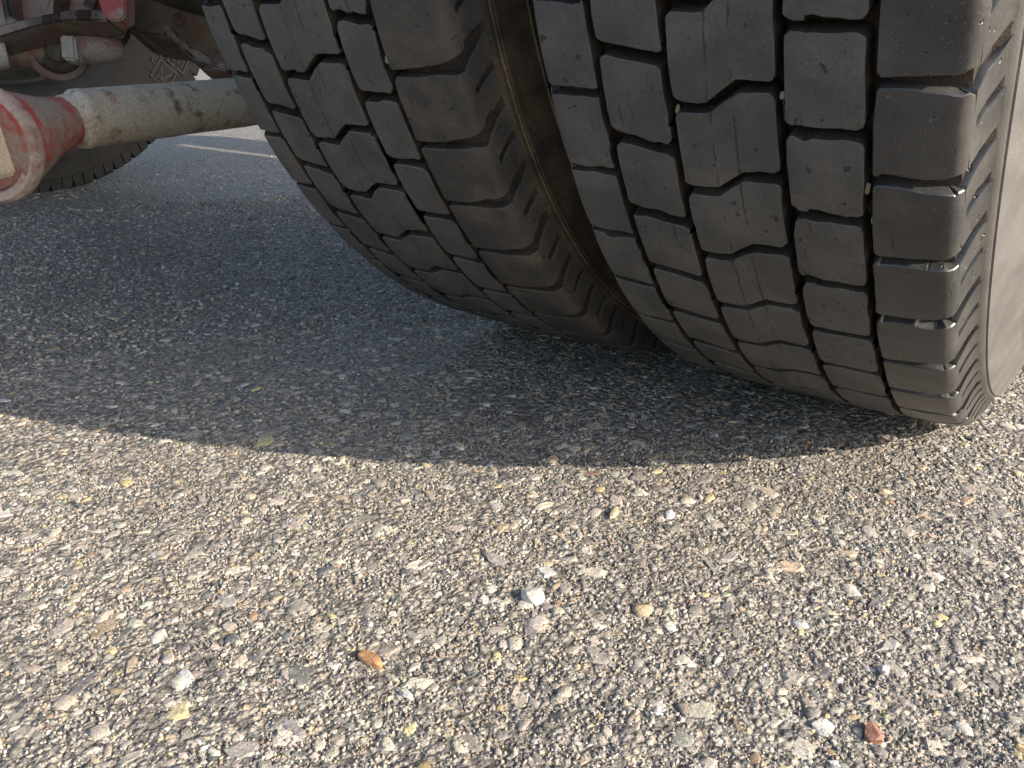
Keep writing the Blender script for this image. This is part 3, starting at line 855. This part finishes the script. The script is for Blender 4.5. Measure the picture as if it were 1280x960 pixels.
def lathe_axle(name, prof, mat):
    return under(link(name, lathe_x(name, prof, 64, False), mat))
lathe_axle('brake_drum', [(-.60, .02), (-.60, .20), (-.73, .205), (-.735, .19), (-.735, .10), (-.75, .09)], M_RUST)
lathe_axle('axle_beam', [(-.70, .05), (-.72, .085), (-1.0, .085), (-1.08, .15), (-1.14, .18), (-1.24, .18), (-1.30, .15), (-1.38, .085), (-1.80, .085), (-1.82, .05)], M_DARK)
lathe_axle('brake_drum', [(-1.80, .02), (-1.80, .20), (-1.90, .205), (-1.91, .02)], M_RUST)
# --- chassis rails, cross members and mudguards
for x in (-.89, -1.55):
    mb = MB()
    mb.box((x, 1.2, 1.12), (.004, 0, 0), (0, 2.6, 0), (0, 0, .12))
    for z in (1.004, 1.236): mb.box((x-.033*(1 if x > -1.2 else -1), 1.2, z), (.033, 0, 0), (0, 2.598, 0), (0, 0, .004))
    under(mb.build('frame_rail', M_FRAME, None, 30))
for y in (-.9, .75, 2.2):
    mb = MB(); mb.box((-1.22, y, 1.12), (.326, 0, 0), (0, .05, 0), (0, 0, .05))
    under(mb.build('cross_member', M_FRAME, None, 30, bevel=.004))
def mudguard(x0, x1):
    mb = MB(); n = 22; r = .640
    arc = [(r*math.sin(a)*-1, HUB+.02-r*math.cos(a)) for a in np.linspace(math.radians(122), math.radians(228), n)]
    arc += [(.60, .955), (.952, .955)]  # flat front run added to shade the ground up to the sun strip
    for (ya, za), (yb, zb) in zip(arc[:-1], arc[1:]):
        nrm = Vector((0, -(zb-za), (yb-ya))).normalized()*.005
        mb.prism([(x0, ya, za), (x1, ya, za), (x1, yb, zb), (x0, yb, zb)], nrm)
    bmesh.ops.remove_doubles(mb.bm, verts=mb.bm.verts, dist=1e-5)
    xl = x1 if x1 > -1 else x0
    for a, b in zip(np.linspace(math.radians(122), math.radians(228), 20)[:-1], np.linspace(math.radians(122), math.radians(228), 20)[1:]):
        mb.prism([(xl-.002, -q*math.sin(t), HUB+.02-q*math.cos(t)) for q, t in ((.56, a), (.638, a), (.638, b), (.56, b))], (.004, 0, 0))  # lip added to stop sun passing between tyre and guard
    mb.box((xl, .70, .872), (.002, 0, 0), (0, .251, 0), (0, 0, .081))  # skirt added to block a stray sun spot under the flat run
    return under(mb.build('mudguard', M_FRAME, None, 40))
mudguard(-.86, .035); mudguard(-2.52, -1.80)
mb = MB(); mb.lathe([(0, .05), (.015, .085), (.05, .098), (.70, .098), (.735, .085), (.75, .05)], (-.73, 1.083, .955), (1, 0, 0), 40)  # unseen cylinder, added to cast the shade band beyond the sun strip
under(mb.build('shadow_cylinder', M_FRAME, None, 40))
for x in (-.62, ):
    for y in (-.40, .40):
        mb = MB(); mb.box((-.70, y, 1.04), (.11, 0, 0), (0, .02, 0), (0, 0, .02)); under(mb.build('mudguard_stay', M_FRAME, None, 30, bevel=.003))
mb = MB(); mb.box((-.68, .965, .975), (.09, 0, 0), (0, .035, 0), (0, 0, .006)); under(mb.build('sun_gap_filler', M_FRAME, None, 30))  # unseen plate, added to cut off the inner end of the sun strip
mb = MB(); mb.box((-.76, 1.083, 1.02), (.035, 0, 0), (0, .02, 0), (0, 0, .09)); under(mb.build('shadow_cylinder_bracket', M_FRAME, None, 30))  # unseen bracket holding the added shadow caster
